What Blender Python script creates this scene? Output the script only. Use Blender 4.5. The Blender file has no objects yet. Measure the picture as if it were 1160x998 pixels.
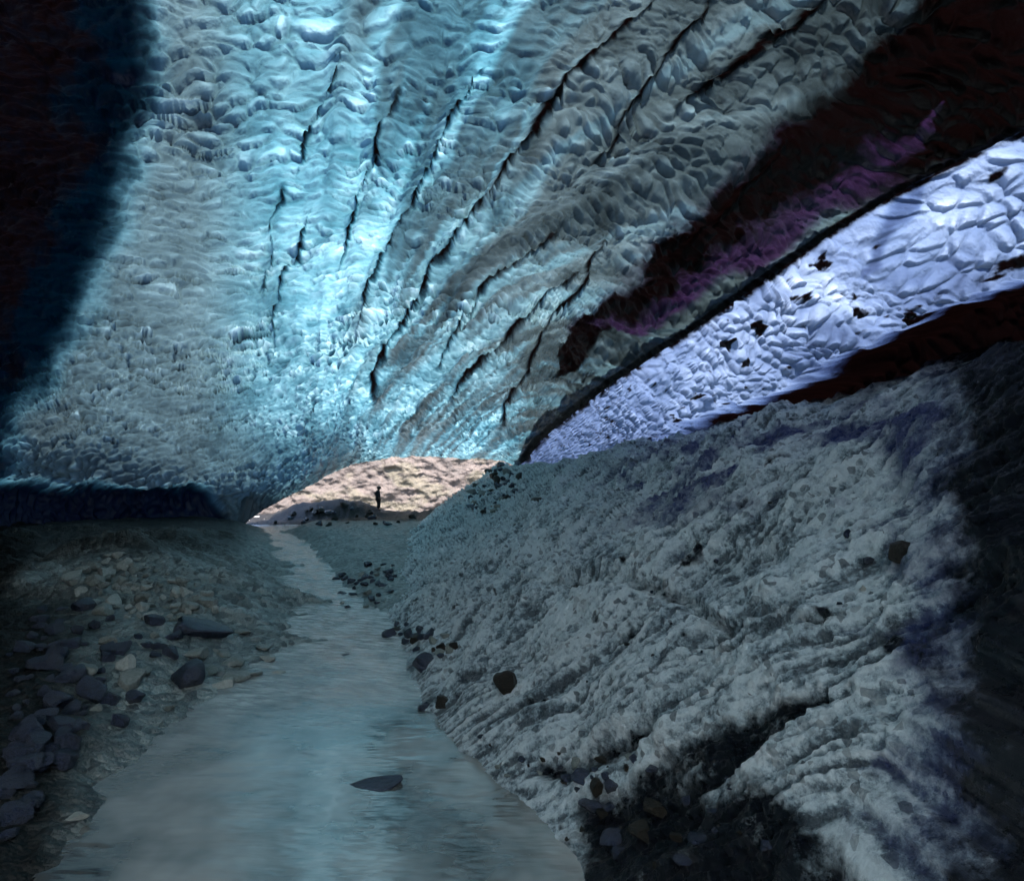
import bpy, bmesh, math, random
import numpy as np
random.seed(7); RNG = np.random.default_rng(7)
SC = bpy.context.scene; COL = SC.collection
F, CX, HY, CH = 700.0, 580.0, 528.0, 4.0      # focal length in photo pixels, axis, horizon row, eye height above the water
f32 = np.float32

# ------------------------------------------------------------------ noise
def _h(ix, iy, iz, s):
    h = (ix.astype(np.int64) * 374761393 + iy.astype(np.int64) * 668265263 + iz.astype(np.int64) * 2147483647 + s * 974634777) & 0xffffffff
    h = ((h ^ (h >> 13)) * 1274126177) & 0xffffffff
    h = ((h ^ (h >> 16)) * 2246822519) & 0xffffffff
    return h ^ (h >> 15)
_G = RNG.normal(size=(256, 3)); _G /= np.linalg.norm(_G, axis=1)[:, None]; _G = _G.astype(f32)
def perlin(p, seed=0):
    p = np.asarray(p, dtype=np.float64)
    i = np.floor(p).astype(np.int64); f = (p - i).astype(f32)
    u = f * f * f * (f * (f * 6 - 15) + 10)
    r = 0
    for dx in (0, 1):
        wx = u[:, 0] if dx else 1 - u[:, 0]
        for dy in (0, 1):
            wy = u[:, 1] if dy else 1 - u[:, 1]
            for dz in (0, 1):
                wz = u[:, 2] if dz else 1 - u[:, 2]
                g = _G[_h(i[:, 0] + dx, i[:, 1] + dy, i[:, 2] + dz, seed) & 255]
                r = r + wx * wy * wz * (g[:, 0] * (f[:, 0] - dx) + g[:, 1] * (f[:, 1] - dy) + g[:, 2] * (f[:, 2] - dz))
    return r * 1.6
def fbm(p, oct=4, seed=0, gain=.5, lac=2.03):
    a, r, s = 1.0, 0, 0
    for k in range(oct):
        r = r + a * perlin(p * lac ** k + 11.3 * k, seed + k); s += a; a *= gain
    return r / s
def ridged(p, oct=3, seed=0):
    a, r, s = 1.0, 0, 0
    for k in range(oct):
        r = r + a * (1 - np.abs(perlin(p * 2.1 ** k + 5.7 * k, seed + k)) * 2); s += a; a *= .5
    return r / s
def cells(p, seed=0, skew=(0, 0, 0)):
    """bowls with sharp rims: 0 in the deepest spot, about 1 on the rim"""
    p = np.asarray(p, dtype=np.float64); i = np.floor(p).astype(np.int64); f = (p - i).astype(f32)
    d1 = np.full(len(p), 9, f32); d2 = np.full(len(p), 9, f32); hid = np.zeros(len(p), f32); off = np.zeros((len(p), 3), f32)
    for dx in (-1, 0, 1):
        for dy in (-1, 0, 1):
            for dz in (-1, 0, 1):
                h = _h(i[:, 0] + dx, i[:, 1] + dy, i[:, 2] + dz, seed)
                ox = dx + (h & 1023) / 1023.0 - f[:, 0]; oy = dy + ((h >> 10) & 1023) / 1023.0 - f[:, 1]; oz = dz + ((h >> 20) & 1023) / 1023.0 - f[:, 2]
                d = (ox * ox + oy * oy + oz * oz + skew[0] * ox + skew[1] * oy + skew[2] * oz).astype(f32)
                m = d < d1; off = np.where(m[:, None], np.stack([ox, oy, oz], -1), off)
                d2 = np.where(m, d1, np.minimum(d2, d)); hid = np.where(m, (h & 255) / 255.0, hid); d1 = np.where(m, d, d1)
    cells.off = off; return d1, d2 - d1, hid
def sst(a, b, x):
    t = np.clip((x - a) / (b - a), 0, 1); return t * t * (3 - 2 * t)
def poly_dist(px, py, pts):
    """distance in photo pixels to a polyline, and how far along it (0..1)"""
    best = np.full(px.shape, 1e9); al = np.zeros(px.shape); n = len(pts) - 1
    for k in range(n):
        ax, ay = pts[k][:2]; bx, by = pts[k + 1][:2]
        vx, vy = bx - ax, by - ay; t = np.clip(((px - ax) * vx + (py - ay) * vy) / (vx * vx + vy * vy), 0, 1)
        d = np.hypot(px - ax - t * vx, py - ay - t * vy); m = d < best
        best = np.where(m, d, best); al = np.where(m, (k + t), al)
    return best, al
def band(px, py, pts, soft=.5):
    """1 inside a band whose half width is the third number of each point"""
    d, al = poly_dist(px, py, pts)
    w = np.interp(al, range(len(pts)), [p[2] for p in pts])
    return 1 - sst(1 - soft, 1 + soft, d / np.maximum(w, .5))
def idw(px, py, ctl, power=3.0):
    c = np.array(ctl, float); out = np.zeros((len(px), c.shape[1] - 2)); W = np.zeros(len(px))
    for r in c:
        w = 1.0 / ((px - r[0]) ** 2 + (py - r[1]) ** 2 + 400.0) ** (power / 2)
        out += w[:, None] * r[2:]; W += w
    return out / W[:, None]

# ------------------------------------------------------------------ helpers
def tag(o, label=None, cat=None, group=None, kind=None):
    for k, v in (('label', label), ('category', cat), ('group', group), ('kind', kind)):
        if v: o[k] = v
    return o
def grid_mesh(name, P, mat, attrs=None, parent=None, flip=False):
    """P: rows x cols x 3"""
    R, C = P.shape[:2]; me = bpy.data.meshes.new(name)
    me.vertices.add(R * C); me.vertices.foreach_set('co', P.reshape(-1).astype(f32))
    idx = np.arange(R * C).reshape(R, C)
    q = np.stack([idx[:-1, :-1], idx[1:, :-1], idx[1:, 1:], idx[:-1, 1:]], -1).reshape(-1, 4)
    if flip: q = q[:, ::-1]
    n = len(q); me.loops.add(n * 4); me.loops.foreach_set('vertex_index', q.reshape(-1).astype(np.int32))
    me.polygons.add(n); me.polygons.foreach_set('loop_start', np.arange(0, n * 4, 4, dtype=np.int32))
    me.polygons.foreach_set('use_smooth', np.ones(n, dtype=bool))
    for k, v in (attrs or {}).items():
        a = me.attributes.new(k, 'FLOAT', 'POINT'); a.data.foreach_set('value', np.asarray(v).reshape(-1).astype(f32))
    me.update(calc_edges=True); me.validate()
    me.materials.append(mat)
    o = bpy.data.objects.new(name, me); COL.objects.link(o)
    if parent: o.parent = parent
    return o
def grid_normals(P):
    du = np.gradient(P, axis=1); dv = np.gradient(P, axis=0)
    n = np.cross(du, dv); n /= np.linalg.norm(n, axis=2)[..., None] + 1e-9
    return n
def project(P):
    y = np.maximum(P[..., 1], .3)
    return CX + F * P[..., 0] / y, HY - F * (P[..., 2] - CH) / y
def unproj(px, py, z):
    return np.stack([(px - CX) / F * z, z, CH + (HY - py) / F * z], -1)
def axis(a, b, lo, hi, step, n0, n1):
    """coordinates from lo to hi, dense with `step` between a and b, thinning outside"""
    m = np.arange(a, b + step * .5, step)
    l = a - (a - lo) * (np.linspace(1, 0, n0, endpoint=False) ** 2.0) if n0 else np.array([])
    r = b + (hi - b) * (np.linspace(0, 1, n1 + 1)[1:] ** 2.0) if n1 else np.array([])
    return np.concatenate([l, m, r])

# ------------------------------------------------------------------ materials
def new_mat(name):
    m = bpy.data.materials.new(name); m.use_nodes = True; nt = m.node_tree
    for n in list(nt.nodes): nt.nodes.remove(n)
    out = nt.nodes.new('ShaderNodeOutputMaterial')
    class K: pass
    k = K(); k.nt = nt; k.out = out
    def N(t, **kw):
        n = nt.nodes.new(t)
        for a, v in kw.items():
            if a.startswith('i_'):
                n.inputs[a[2:].replace('_', ' ')].default_value = v
            else: setattr(n, a, v)
        return n
    def L(a, b): nt.links.new(a, b)
    def math_(op, a, b=None, clamp=False):
        n = nt.nodes.new('ShaderNodeMath'); n.operation = op; n.use_clamp = clamp
        for i, v in enumerate((a, b)):
            if v is None: continue
            if isinstance(v, (int, float)): n.inputs[i].default_value = v
            else: L(v, n.inputs[i])
        return n.outputs[0]
    def mix(fac, a, b, blend='MIX'):
        n = nt.nodes.new('ShaderNodeMix'); n.data_type = 'RGBA'; n.blend_type = blend
        for i, v in ((0, fac), (6, a), (7, b)):
            if isinstance(v, (int, float)): n.inputs[i].default_value = v
            elif isinstance(v, tuple): n.inputs[i].default_value = (*v, 1)
            else: L(v, n.inputs[i])
        return n.outputs[2]
    def noise(scale, detail=4, rough=.55, vec=None, dist=0):
        n = N('ShaderNodeTexNoise'); n.inputs['Scale'].default_value = scale; n.inputs['Detail'].default_value = detail
        n.inputs['Roughness'].default_value = rough; n.inputs['Distortion'].default_value = dist
        L(vec if vec is not None else k.co, n.inputs['Vector']); return n.outputs[0]
    def ramp(v, pts):
        n = N('ShaderNodeValToRGB'); e = n.color_ramp.elements
        while len(e) > len(pts): e.remove(e[-1])
        while len(e) < len(pts): e.new(.5)
        for el, (p, c) in zip(e, pts):
            el.position = p; el.color = (*c, 1) if isinstance(c, tuple) else (c, c, c, 1)
        L(v, n.inputs[0]); return n.outputs[0]
    def bump(h, strength, dist, prev=None):
        n = N('ShaderNodeBump'); n.inputs['Strength'].default_value = strength; n.inputs['Distance'].default_value = dist
        L(h, n.inputs['Height'])
        if prev is not None: L(prev, n.inputs['Normal'])
        return n.outputs[0]
    def attr(nm):
        n = N('ShaderNodeAttribute'); n.attribute_name = nm; return n.outputs['Fac']
    k.N, k.L, k.math, k.mix, k.noise, k.ramp, k.bump, k.attr = N, L, math_, mix, noise, ramp, bump, attr
    k.co = N('ShaderNodeTexCoord').outputs['Object']
    def scaled(s, rot=(0, 0, 0)):
        n = N('ShaderNodeMapping'); n.inputs['Scale'].default_value = s; n.inputs['Rotation'].default_value = rot
        r = N('ShaderNodeVectorRotate'); r.rotation_type = 'Z_AXIS'; r.inputs['Angle'].default_value = rot[2]; n.inputs['Rotation'].default_value = (0, 0, 0)
        L(k.co, r.inputs['Vector']); L(r.outputs[0], n.inputs['Vector']); return n.outputs[0]
    k.scaled = scaled
    def comb(vals):
        n = N('ShaderNodeCombineColor')
        for i, v in enumerate(vals): L(v, n.inputs[i])
        return n.outputs[0]
    k.comb = comb
    return m, k

def ice_material(name, K3=(2.0, 1.29, 1.13), firn_col=(.064, .097, .110), gain=1.0, rough=.20):
    """glacier ice: daylight comes through; deeper ice takes out the red first, then the green.  thick = painted glow, as depth of ice in
    metres, firn = cloudy bubbly ice, dirt = sediment plus painted shade, violet = manganese stained layer"""
    m, k = new_mat(name)
    glow_depth, firn, dirt_shade, vio = k.attr('glow_depth'), k.attr('firn'), k.attr('dirt_shade'), k.attr('violet')
    n1 = k.noise(1.1, 6, .6)
    th = k.math('MULTIPLY', glow_depth, k.math('ADD', k.math('MULTIPLY', n1, .5), .75))
    ch = [k.math('MULTIPLY', k.math('EXPONENT', k.math('MULTIPLY', th, -a)), gain) for a in K3]
    clear = k.comb(ch)
    fr = k.math('EXPONENT', k.math('MULTIPLY', k.math('SUBTRACT', th, 1.0), -.75))
    frc = k.mix(1.0, k.comb([fr, fr, fr]), firn_col, 'MULTIPLY')
    tr = k.mix(firn, clear, frc)
    tr = k.mix(vio, tr, (.015, .006, .024))
    n2 = k.noise(9, 5, .7)
    dn = k.ramp(k.math('ADD', dirt_shade, k.math('MULTIPLY', k.math('SUBTRACT', n2, .5), .9)), [(.22, 0.0), (.72, 1.0)])
    tr = k.mix(dn, tr, (.0009, .0003, .0003))
    # reflected part
    al = k.math('EXPONENT', k.math('MULTIPLY', th, -.55))
    base = k.mix(1.0, k.mix(1.0, k.comb([al, al, al]), (.30, .36, .40), 'MULTIPLY'), (.001, .003, .060), 'ADD')  # constant navy added: blue shadow tint put into the ice colour
    base = k.mix(firn, base, k.mix(1.0, k.comb([al, al, al]), (.40, .43, .43), 'MULTIPLY'))
    base = k.mix(vio, base, (.010, .005, .016))
    base = k.mix(dn, base, (.0016, .0011, .0010))
    fine = k.noise(7, 8, .62); vf = k.noise(26, 4, .6)
    h = k.math('ADD', fine, k.math('MULTIPLY', vf, .25))
    nb = k.bump(h, .55, .07)
    t = k.N('ShaderNodeBsdfTranslucent'); k.L(tr, t.inputs['Color']); k.L(nb, t.inputs['Normal'])
    p = k.N('ShaderNodeBsdfPrincipled'); k.L(base, p.inputs['Base Color']); k.L(nb, p.inputs['Normal'])
    p.inputs['Roughness'].default_value = rough; p.inputs['IOR'].default_value = 1.45
    k.L(k.math('ADD', k.math('ADD', k.math('MULTIPLY', k.noise(3, 3), .22), k.math('MULTIPLY', dn, .4)), rough - .1), p.inputs['Roughness'])
    mx = k.N('ShaderNodeMixShader'); k.L(k.math('MINIMUM', k.math('ADD', k.math('MULTIPLY', th, .7), .06), .5), mx.inputs[0])
    k.L(t.outputs[0], mx.inputs[1]); k.L(p.outputs[0], mx.inputs[2]); k.L(mx.outputs[0], k.out.inputs['Surface'])
    return m

def rock_material(name, lo, hi, rough=.45, spec=.5, scale=5):
    m, k = new_mat(name)
    n1 = k.noise(scale, 8, .65); n2 = k.noise(scale * 7, 5, .7)
    c = k.ramp(n1, [(.3, lo), (.7, hi)])
    c = k.mix(k.math('MULTIPLY', n2, .6), c, tuple(v * .35 for v in lo))
    p = k.N('ShaderNodeBsdfPrincipled'); k.L(c, p.inputs['Base Color']); p.inputs['Roughness'].default_value = rough
    p.inputs['Specular IOR Level'].default_value = spec
    k.L(k.bump(k.math('ADD', n1, k.math('MULTIPLY', n2, .4)), .8, .06), p.inputs['Normal'])
    k.L(p.outputs[0], k.out.inputs['Surface']); return m

def slope_material():
    m, k = new_mat('silty_ice')
    dirt_shade, blue = k.attr('dirt_shade'), k.attr('blue')
    n1 = k.noise(.9, 8, .65); n2 = k.noise(6, 8, .7); n3 = k.noise(40, 4, .7)
    gr = k.noise(11, 9, .78)
    st = k.math('ADD', k.attr('streak'), k.math('ADD', k.math('MULTIPLY', k.math('SUBTRACT', gr, .5), 1.9), k.math('MULTIPLY', k.math('SUBTRACT', n1, .5), .9)))
    c = k.ramp(st, [(.16, (.045, .062, .080)), (.32, (.22, .28, .32)), (.50, (.58, .67, .72)), (.70, (.86, .93, .96))])  # hollows coloured dark and ridges pale, standing in for relief shading
    vo = k.N('ShaderNodeTexVoronoi'); vo.inputs['Scale'].default_value = 13; k.L(k.co, vo.inputs['Vector']); c = k.mix(k.ramp(vo.outputs['Color'], [(.10, .8), (.30, 0.0)]), c, (.04, .05, .065))
    c = k.mix(k.math('MULTIPLY', n2, .35), c, k.ramp(n3, [(.35, (.10, .12, .14)), (.65, (.62, .68, .70))]))
    sep = k.math('MULTIPLY', k.math('SUBTRACT', k.noise(2.2, 9, .72), .5), 1.7); blue = k.ramp(k.math('ADD', blue, sep), [(.25, 0.0), (.9, .92)]); dirt_shade = k.ramp(k.math('ADD', dirt_shade, sep), [(.34, 0.0), (.74, 1.0)])
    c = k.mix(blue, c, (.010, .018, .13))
    c = k.mix(dirt_shade, c, (.003, .0035, .008))
    p = k.N('ShaderNodeBsdfPrincipled'); k.L(c, p.inputs['Base Color'])
    k.L(k.math('ADD', k.math('MULTIPLY', n2, .4), .08), p.inputs['Roughness']); p.inputs['IOR'].default_value = 1.5
    h = k.math('ADD', k.math('MULTIPLY', n2, .8), k.math('ADD', k.math('MULTIPLY', n3, .3), k.math('ADD', k.math('MULTIPLY', gr, .5), k.math('MULTIPLY', st, .6))))
    k.L(k.bump(h, 1.0, .13), p.inputs['Normal'])
    k.L(p.outputs[0], k.out.inputs['Surface']); return m

def ground_material():
    m, k = new_mat('wet_gravel')
    v = k.N('ShaderNodeTexVoronoi'); v.inputs['Scale'].default_value = 7; k.L(k.co, v.inputs['Vector'])
    v2 = k.N('ShaderNodeTexVoronoi'); v2.inputs['Scale'].default_value = 19; k.L(k.co, v2.inputs['Vector'])
    n1 = k.noise(.7, 6, .6); n2 = k.noise(12, 6, .7)
    c = k.ramp(v.outputs['Color'], [(.2, (.06, .07, .072)), (.8, (.34, .37, .35))])
    c = k.mix(k.ramp(n1, [(.4, .1), (.65, .7)]), c, (.085, .10, .10))
    c = k.mix(k.math('MULTIPLY', n2, .5), c, (.03, .03, .032)); gg = k.noise(9, 9, .78); c = k.mix(k.ramp(gg, [(.58, 0.0), (.72, .6)]), c, (.30, .33, .33)); c = k.mix(k.math('MULTIPLY', k.attr('dirt_shade'), .95), c, (.007, .006, .006))
    p = k.N('ShaderNodeBsdfPrincipled'); k.L(c, p.inputs['Base Color']); p.inputs['Roughness'].default_value = .45; k.L(k.math('SUBTRACT', .5, k.math('MULTIPLY', k.attr('dirt_shade'), .42)), p.inputs['Specular IOR Level'])
    h = k.math('ADD', k.math('SUBTRACT', 1.0, v.outputs['Distance']), k.math('MULTIPLY', v2.outputs['Distance'], -.5))
    k.L(k.bump(k.math('ADD', h, k.math('MULTIPLY', n2, .5)), .9, .08), p.inputs['Normal'])
    k.L(p.outputs[0], k.out.inputs['Surface']); return m

def water_material():
    m, k = new_mat('meltwater')
    # far stretch runs fast and shallow (choppy), the near pool lies almost still
    sx = k.N('ShaderNodeSeparateXYZ'); k.L(k.co, sx.inputs[0])
    run = k.N('ShaderNodeMapRange'); run.inputs['From Min'].default_value = 9.0; run.inputs['From Max'].default_value = 14.0
    k.L(k.math('ADD', sx.outputs[1], k.math('MULTIPLY', k.noise(.35, 3), 5.0)), run.inputs['Value'])
    run.inputs['From Min'].default_value = 11.5; run.inputs['From Max'].default_value = 17.0
    far = run.outputs[0]
    fast = k.noise(3.2, 7, .66, k.scaled((.55, 2.2, 1), (0, 0, .25)), .4)
    slow = k.noise(1.5, 3, .5, k.scaled((.55, 1.5, 1)))
    fine = k.noise(16, 3, .5, k.scaled((.5, 2.6, 1)))
    b = k.bump(slow, .28, .12); b = k.bump(fine, .07, .02, b)
    fb = k.N('ShaderNodeBump'); fb.inputs['Distance'].default_value = .22
    k.L(k.math('MULTIPLY', far, .75), fb.inputs['Strength']); k.L(fast, fb.inputs['Height']); k.L(b, fb.inputs['Normal'])
    silt = k.noise(.45, 4, .6)
    c = k.ramp(silt, [(.38, (.02, .026, .026)), (.62, (.20, .188, .175))])
    c = k.mix(k.math('MULTIPLY', far, k.ramp(fast, [(.42, 0.25), (.60, .9)])), c, (.62, .60, .58))  # pale crests: foam, and the bright reflection put into the colour
    p = k.N('ShaderNodeBsdfPrincipled'); k.L(c, p.inputs['Base Color'])
    k.L(k.math('ADD', k.math('MULTIPLY', far, .12), .045), p.inputs['Roughness'])
    p.inputs['IOR'].default_value = 2.2; k.L(fb.outputs[0], p.inputs['Normal'])
    k.L(p.outputs[0], k.out.inputs['Surface']); return m

def plain(name, c, rough=.8):
    m, k = new_mat(name)
    p = k.N('ShaderNodeBsdfPrincipled'); p.inputs['Roughness'].default_value = rough
    n = k.noise(14, 4); k.L(k.mix(n, tuple(v * .7 for v in c), tuple(v * 1.25 for v in c)), p.inputs['Base Color'])
    k.L(p.outputs[0], k.out.inputs['Surface']); return m

M_ICE = ice_material('glacier_ice')
M_WALL = ice_material('pale_wall_ice', K3=(1.85, 1.42, .92), firn_col=(.080, .100, .165), gain=.72)
M_SLOPE, M_GROUND, M_WATER = slope_material(), ground_material(), water_material()
M_ROCKS = [rock_material('grey_rock', (.10, .11, .10), (.33, .34, .31)), rock_material('dark_wet_rock', (.008, .011, .024), (.030, .038, .07), .25),
           rock_material('pale_rock', (.24, .25, .23), (.48, .48, .44)), rock_material('brown_black_rock', (.006, .005, .003), (.022, .014, .008), .5, .3)]

# ------------------------------------------------------------------ depth of the ice surface (thin plate spline through 1/depth)
CTL = [(580,0,8.0),(580,200,12.8),(580,350,23),(580,440,38),(500,470,46),(560,520,62),(500,517,60),(440,517,57),(400,525,54),(340,555,47),(300,575,43),(265,600,39),
 (580,-400,4.5),(580,-1000,2.7),(300,300,15.5),(300,50,8.4),(165,0,7.2),(160,-300,4.6),(100,500,32),(250,480,31),(400,450,40),(0,450,24),(0,545,28),(150,550,35),
 (250,550,40),(0,200,11.5),(0,0,7),(-300,0,6.5),(-300,300,11),(-300,550,18),(-800,-600,3.4),(-900,300,7.5),(-900,640,10),(0,640,26),(200,620,37),(1160,0,4.9),(950,280,8.3),
 (800,150,8.8),(700,300,14.6),(650,420,29),(600,490,50),(880,340,11.2),(1160,150,5.8),(620,500,49),(700,480,28),(850,400,13.2),(1000,420,9.6),(1160,330,6.6),
 (1160,450,6.6),(880,500,13.3),(1600,-300,3.0),(2000,300,2.9),(1700,600,3.7),(2000,-1000,1.9),(600,540,56),(-800,-1000,2.5)]
_c = np.array(CTL, float); _cp = _c[:, :2] / 500.0; _cv = 1.0 / _c[:, 2]
def _tps(r2): return .5 * r2 * np.log(r2 + 1e-12)
_n = len(_c); _A = np.zeros((_n + 3, _n + 3))
_A[:_n, :_n] = _tps(((_cp[:, None] - _cp[None]) ** 2).sum(-1)) + np.eye(_n) * 2e-3
_A[:_n, _n] = 1; _A[:_n, _n + 1:] = _cp; _A[_n, :_n] = 1; _A[_n + 1:, :_n] = _cp.T
_w = np.linalg.solve(_A, np.concatenate([_cv, np.zeros(3)]))
def depth(px, py):
    x, y = px.reshape(-1) / 500.0, py.reshape(-1) / 500.0
    r = _w[_n] + _w[_n + 1] * x + _w[_n + 2] * y
    for j in range(_n): r = r + _w[j] * _tps((x - _cp[j, 0]) ** 2 + (y - _cp[j, 1]) ** 2)
    return (1.0 / np.clip(r, 1 / 64.0, 1 / 1.8)).reshape(px.shape)

LEDGE = [(590,540),(597,521),(612,500),(640,476),(700,430),(760,391),(830,343),(900,293),(960,253),(1040,205),(1160,148),(2100,-230)]
LIP = [(-900,640),(200,640),(245,622),(265,603),(283,588),(300,576),(340,555),(370,538),(400,526),(440,518),(500,517),(545,519),(572,522),(586,529)]
BX = [p[0] for p in LIP] + [p[0] for p in LEDGE[1:]]; BY = [p[1] for p in LIP] + [p[1] for p in LEDGE[1:]]

CRACKS = [  # grooves melted along the sediment layers of the roof: centre line in the photo, half width in pixels
 [(760,-20,5),(700,45,4),(640,95,4),(600,160,4),(555,210,3),(520,265,3),(470,330,4),(440,385,4),(425,430,4),(428,470,3)],
 [(650,250,3),(600,290,3),(545,330,3),(510,385,2.5),(480,425,2.5)],
 [(665,300,2),(620,335,3),(560,395,3),(520,430,3),(505,465,2)],
 [(700,240,2),(655,330,3),(620,370,3),(590,430,4),(572,470,4),(566,500,3)],
 [(320,195,2),(312,240,2),(304,300,1.5),(300,350,1)], [(360,230,1.5),(335,290,2),(316,350,1.5),(305,400,1)], [(395,60,2),(372,110,2),(350,150,2),(330,200,1)],
 [(960,-20,9),(900,25,7),(850,62,8),(800,95,5),(752,135,4)],
 [(830,-20,3),(760,60,3),(700,140,3),(665,210,3)],
 [(900,150,3),(820,240,3),(740,310,3)], [(470,80,2),(430,160,3),(395,260,3),(380,330,2)],
 [(560,60,2),(520,120,2.5),(470,220,2.5),(420,330,2),(395,400,2)]]
DARKBAND = [(1240,-30,145),(1120,60,104),(990,150,66),(895,210,48),(795,285,34),(715,345,22),(660,390,12),(630,415,2)]
VIOLET = [(1075,130,5),(1000,182,22),(920,236,22),(820,296,19),(740,342,14),(690,374,8)]
MAROON = [(900,170,22),(800,250,20),(720,320,20),(660,375,12)]
NAVY = [[(1010,-20,26),(900,60,22),(800,125,14),(700,215,10),(640,320,8)],[(1010,150,14),(930,120,24),(860,170,14)],
        [(700,60,9),(620,160,9),(560,250,7),(500,360,6)],[(760,330,12),(690,385,14),(640,410,22),(600,450,16),(585,490,12)],
        
        [(640,440,8),(760,350,8),(900,262,7)]]
DARKEDGE = [(172,-900),(168,0),(160,110),(148,190),(120,290),(88,370),(45,430),(8,480),(-4,540),(-40,700)]  # border of the left roof that is painted into shade
ICECTL = [  # x, y, glow set as ice depth (low = bright), firn
 (200,50,1.25,.75),(200,200,1.15,.7),(300,90,1.1,.45),(400,60,.95,.3),(520,30,.62,.0),(600,-60,.6,0),(500,-160,.1,0),(250,-700,.0,.0),(1100,-900,.0,.0),(900,-400,.0,0),(560,90,.75,.1),(450,150,.75,.1),(480,60,.75,.1),(350,250,.8,.15),
 (410,270,.55,.0),(330,200,.85,.1),(430,200,.6,.0),(370,340,.75,.1),(250,350,1.1,.45),(150,400,1.6,.8),(60,480,2.0,.95),(200,470,1.55,.75),(330,430,1.05,.3),(400,450,.6,.0),
 (420,480,.9,.2),(250,530,1.9,.8),(100,530,2.2,.9),(380,520,1.9,.6),(500,120,.9,.2),(500,300,1.2,.5),(560,250,1.2,.65),(620,200,1.2,.75),(650,100,1.35,.8),(700,50,1.5,.85),
 (760,150,1.4,.9),(800,50,1.6,.85),(700,250,1.35,.9),(600,350,1.1,.7),(560,430,1.1,.6),(850,130,1.6,.9),(900,60,1.9,.9),(620,430,1.8,.7),(540,485,1.0,.2),(480,490,1.2,.3),
 (960,20,2.4,.8),(980,300,1.8,.9),(700,420,1.8,.8),(180,300,1.4,.8),(300,-250,.0,.0),(700,-250,.0,.0),(-300,-400,5,.2),(1400,-150,4,0),(600,-900,.15,.1),(-300,300,7,0),(1700,0,7,0)]

def fold_noise(P, px, py):
    q = P[:, 0] + .36 * P[:, 1]
    a = fbm(np.stack([q * .9, P[:, 1] * .07, P[:, 2] * .1], -1), 3, 40)
    return a
def crack_field(px, py, zz):
    c = np.zeros(px.shape); wob = perlin(np.stack([px / 34, py / 34, px * 0], -1), 77) * 7 + perlin(np.stack([px / 9, py / 9, px * 0], -1), 78) * 3
    for pts in CRACKS:
        d, al = poly_dist(px + wob, py + wob * .4, pts)
        w = np.interp(al, range(len(pts)), [p[2] for p in pts])
        w = w * (.35 + .9 * sst(-.5, .5, perlin(np.stack([px / 40, py / 40, px * 0], -1), 79)))
        c = np.maximum(c, np.exp(-(d / w) ** 2) * sst(0, .8, al) * sst(0, .8, len(pts) - 1 - al))
    return c * (.6 + .4 * sst(-.6, .1, fbm(np.stack([px / 60, py / 60, px * 0], -1), 2, 91) + .25))

def scallops(P, size, seed, amp=1.0):
    warp = np.stack([perlin(P * .8 + 3, seed + 1), perlin(P * .8 + 9, seed + 2), perlin(P * .8 + 17, seed + 3)], -1) * .35
    Q = (P + warp + .11 * np.stack([perlin(P * 2.6 + 5, seed + 7), perlin(P * 2.6 + 21, seed + 8), perlin(P * 2.6 + 33, seed + 9)], -1)) / size
    d, e, hid = cells(Q * np.array([.72, 1.22, 1.0]), seed, (0.05, .45, -.15))
    bowl = np.clip(d + .06, -.05, .75); saw = (cells.off[:, 1] * .8 - cells.off[:, 2] * .45 + cells.off[:, 0] * .15) * sst(0, .28, e); edge = np.exp(-np.maximum(e, 0) * 9)
    d2, e2, _ = cells(Q * 2.3 + 40, seed + 5, (0, .4, 0))
    mod = .55 + .6 * sst(-.4, .5, perlin(P * .35 + 30, seed + 6))
    scallops.saw = saw * mod; return (bowl * mod * .8 + saw * mod * .62 + .12 * np.clip(d2, 0, .7)) * size * .55 * amp, edge * mod

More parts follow.
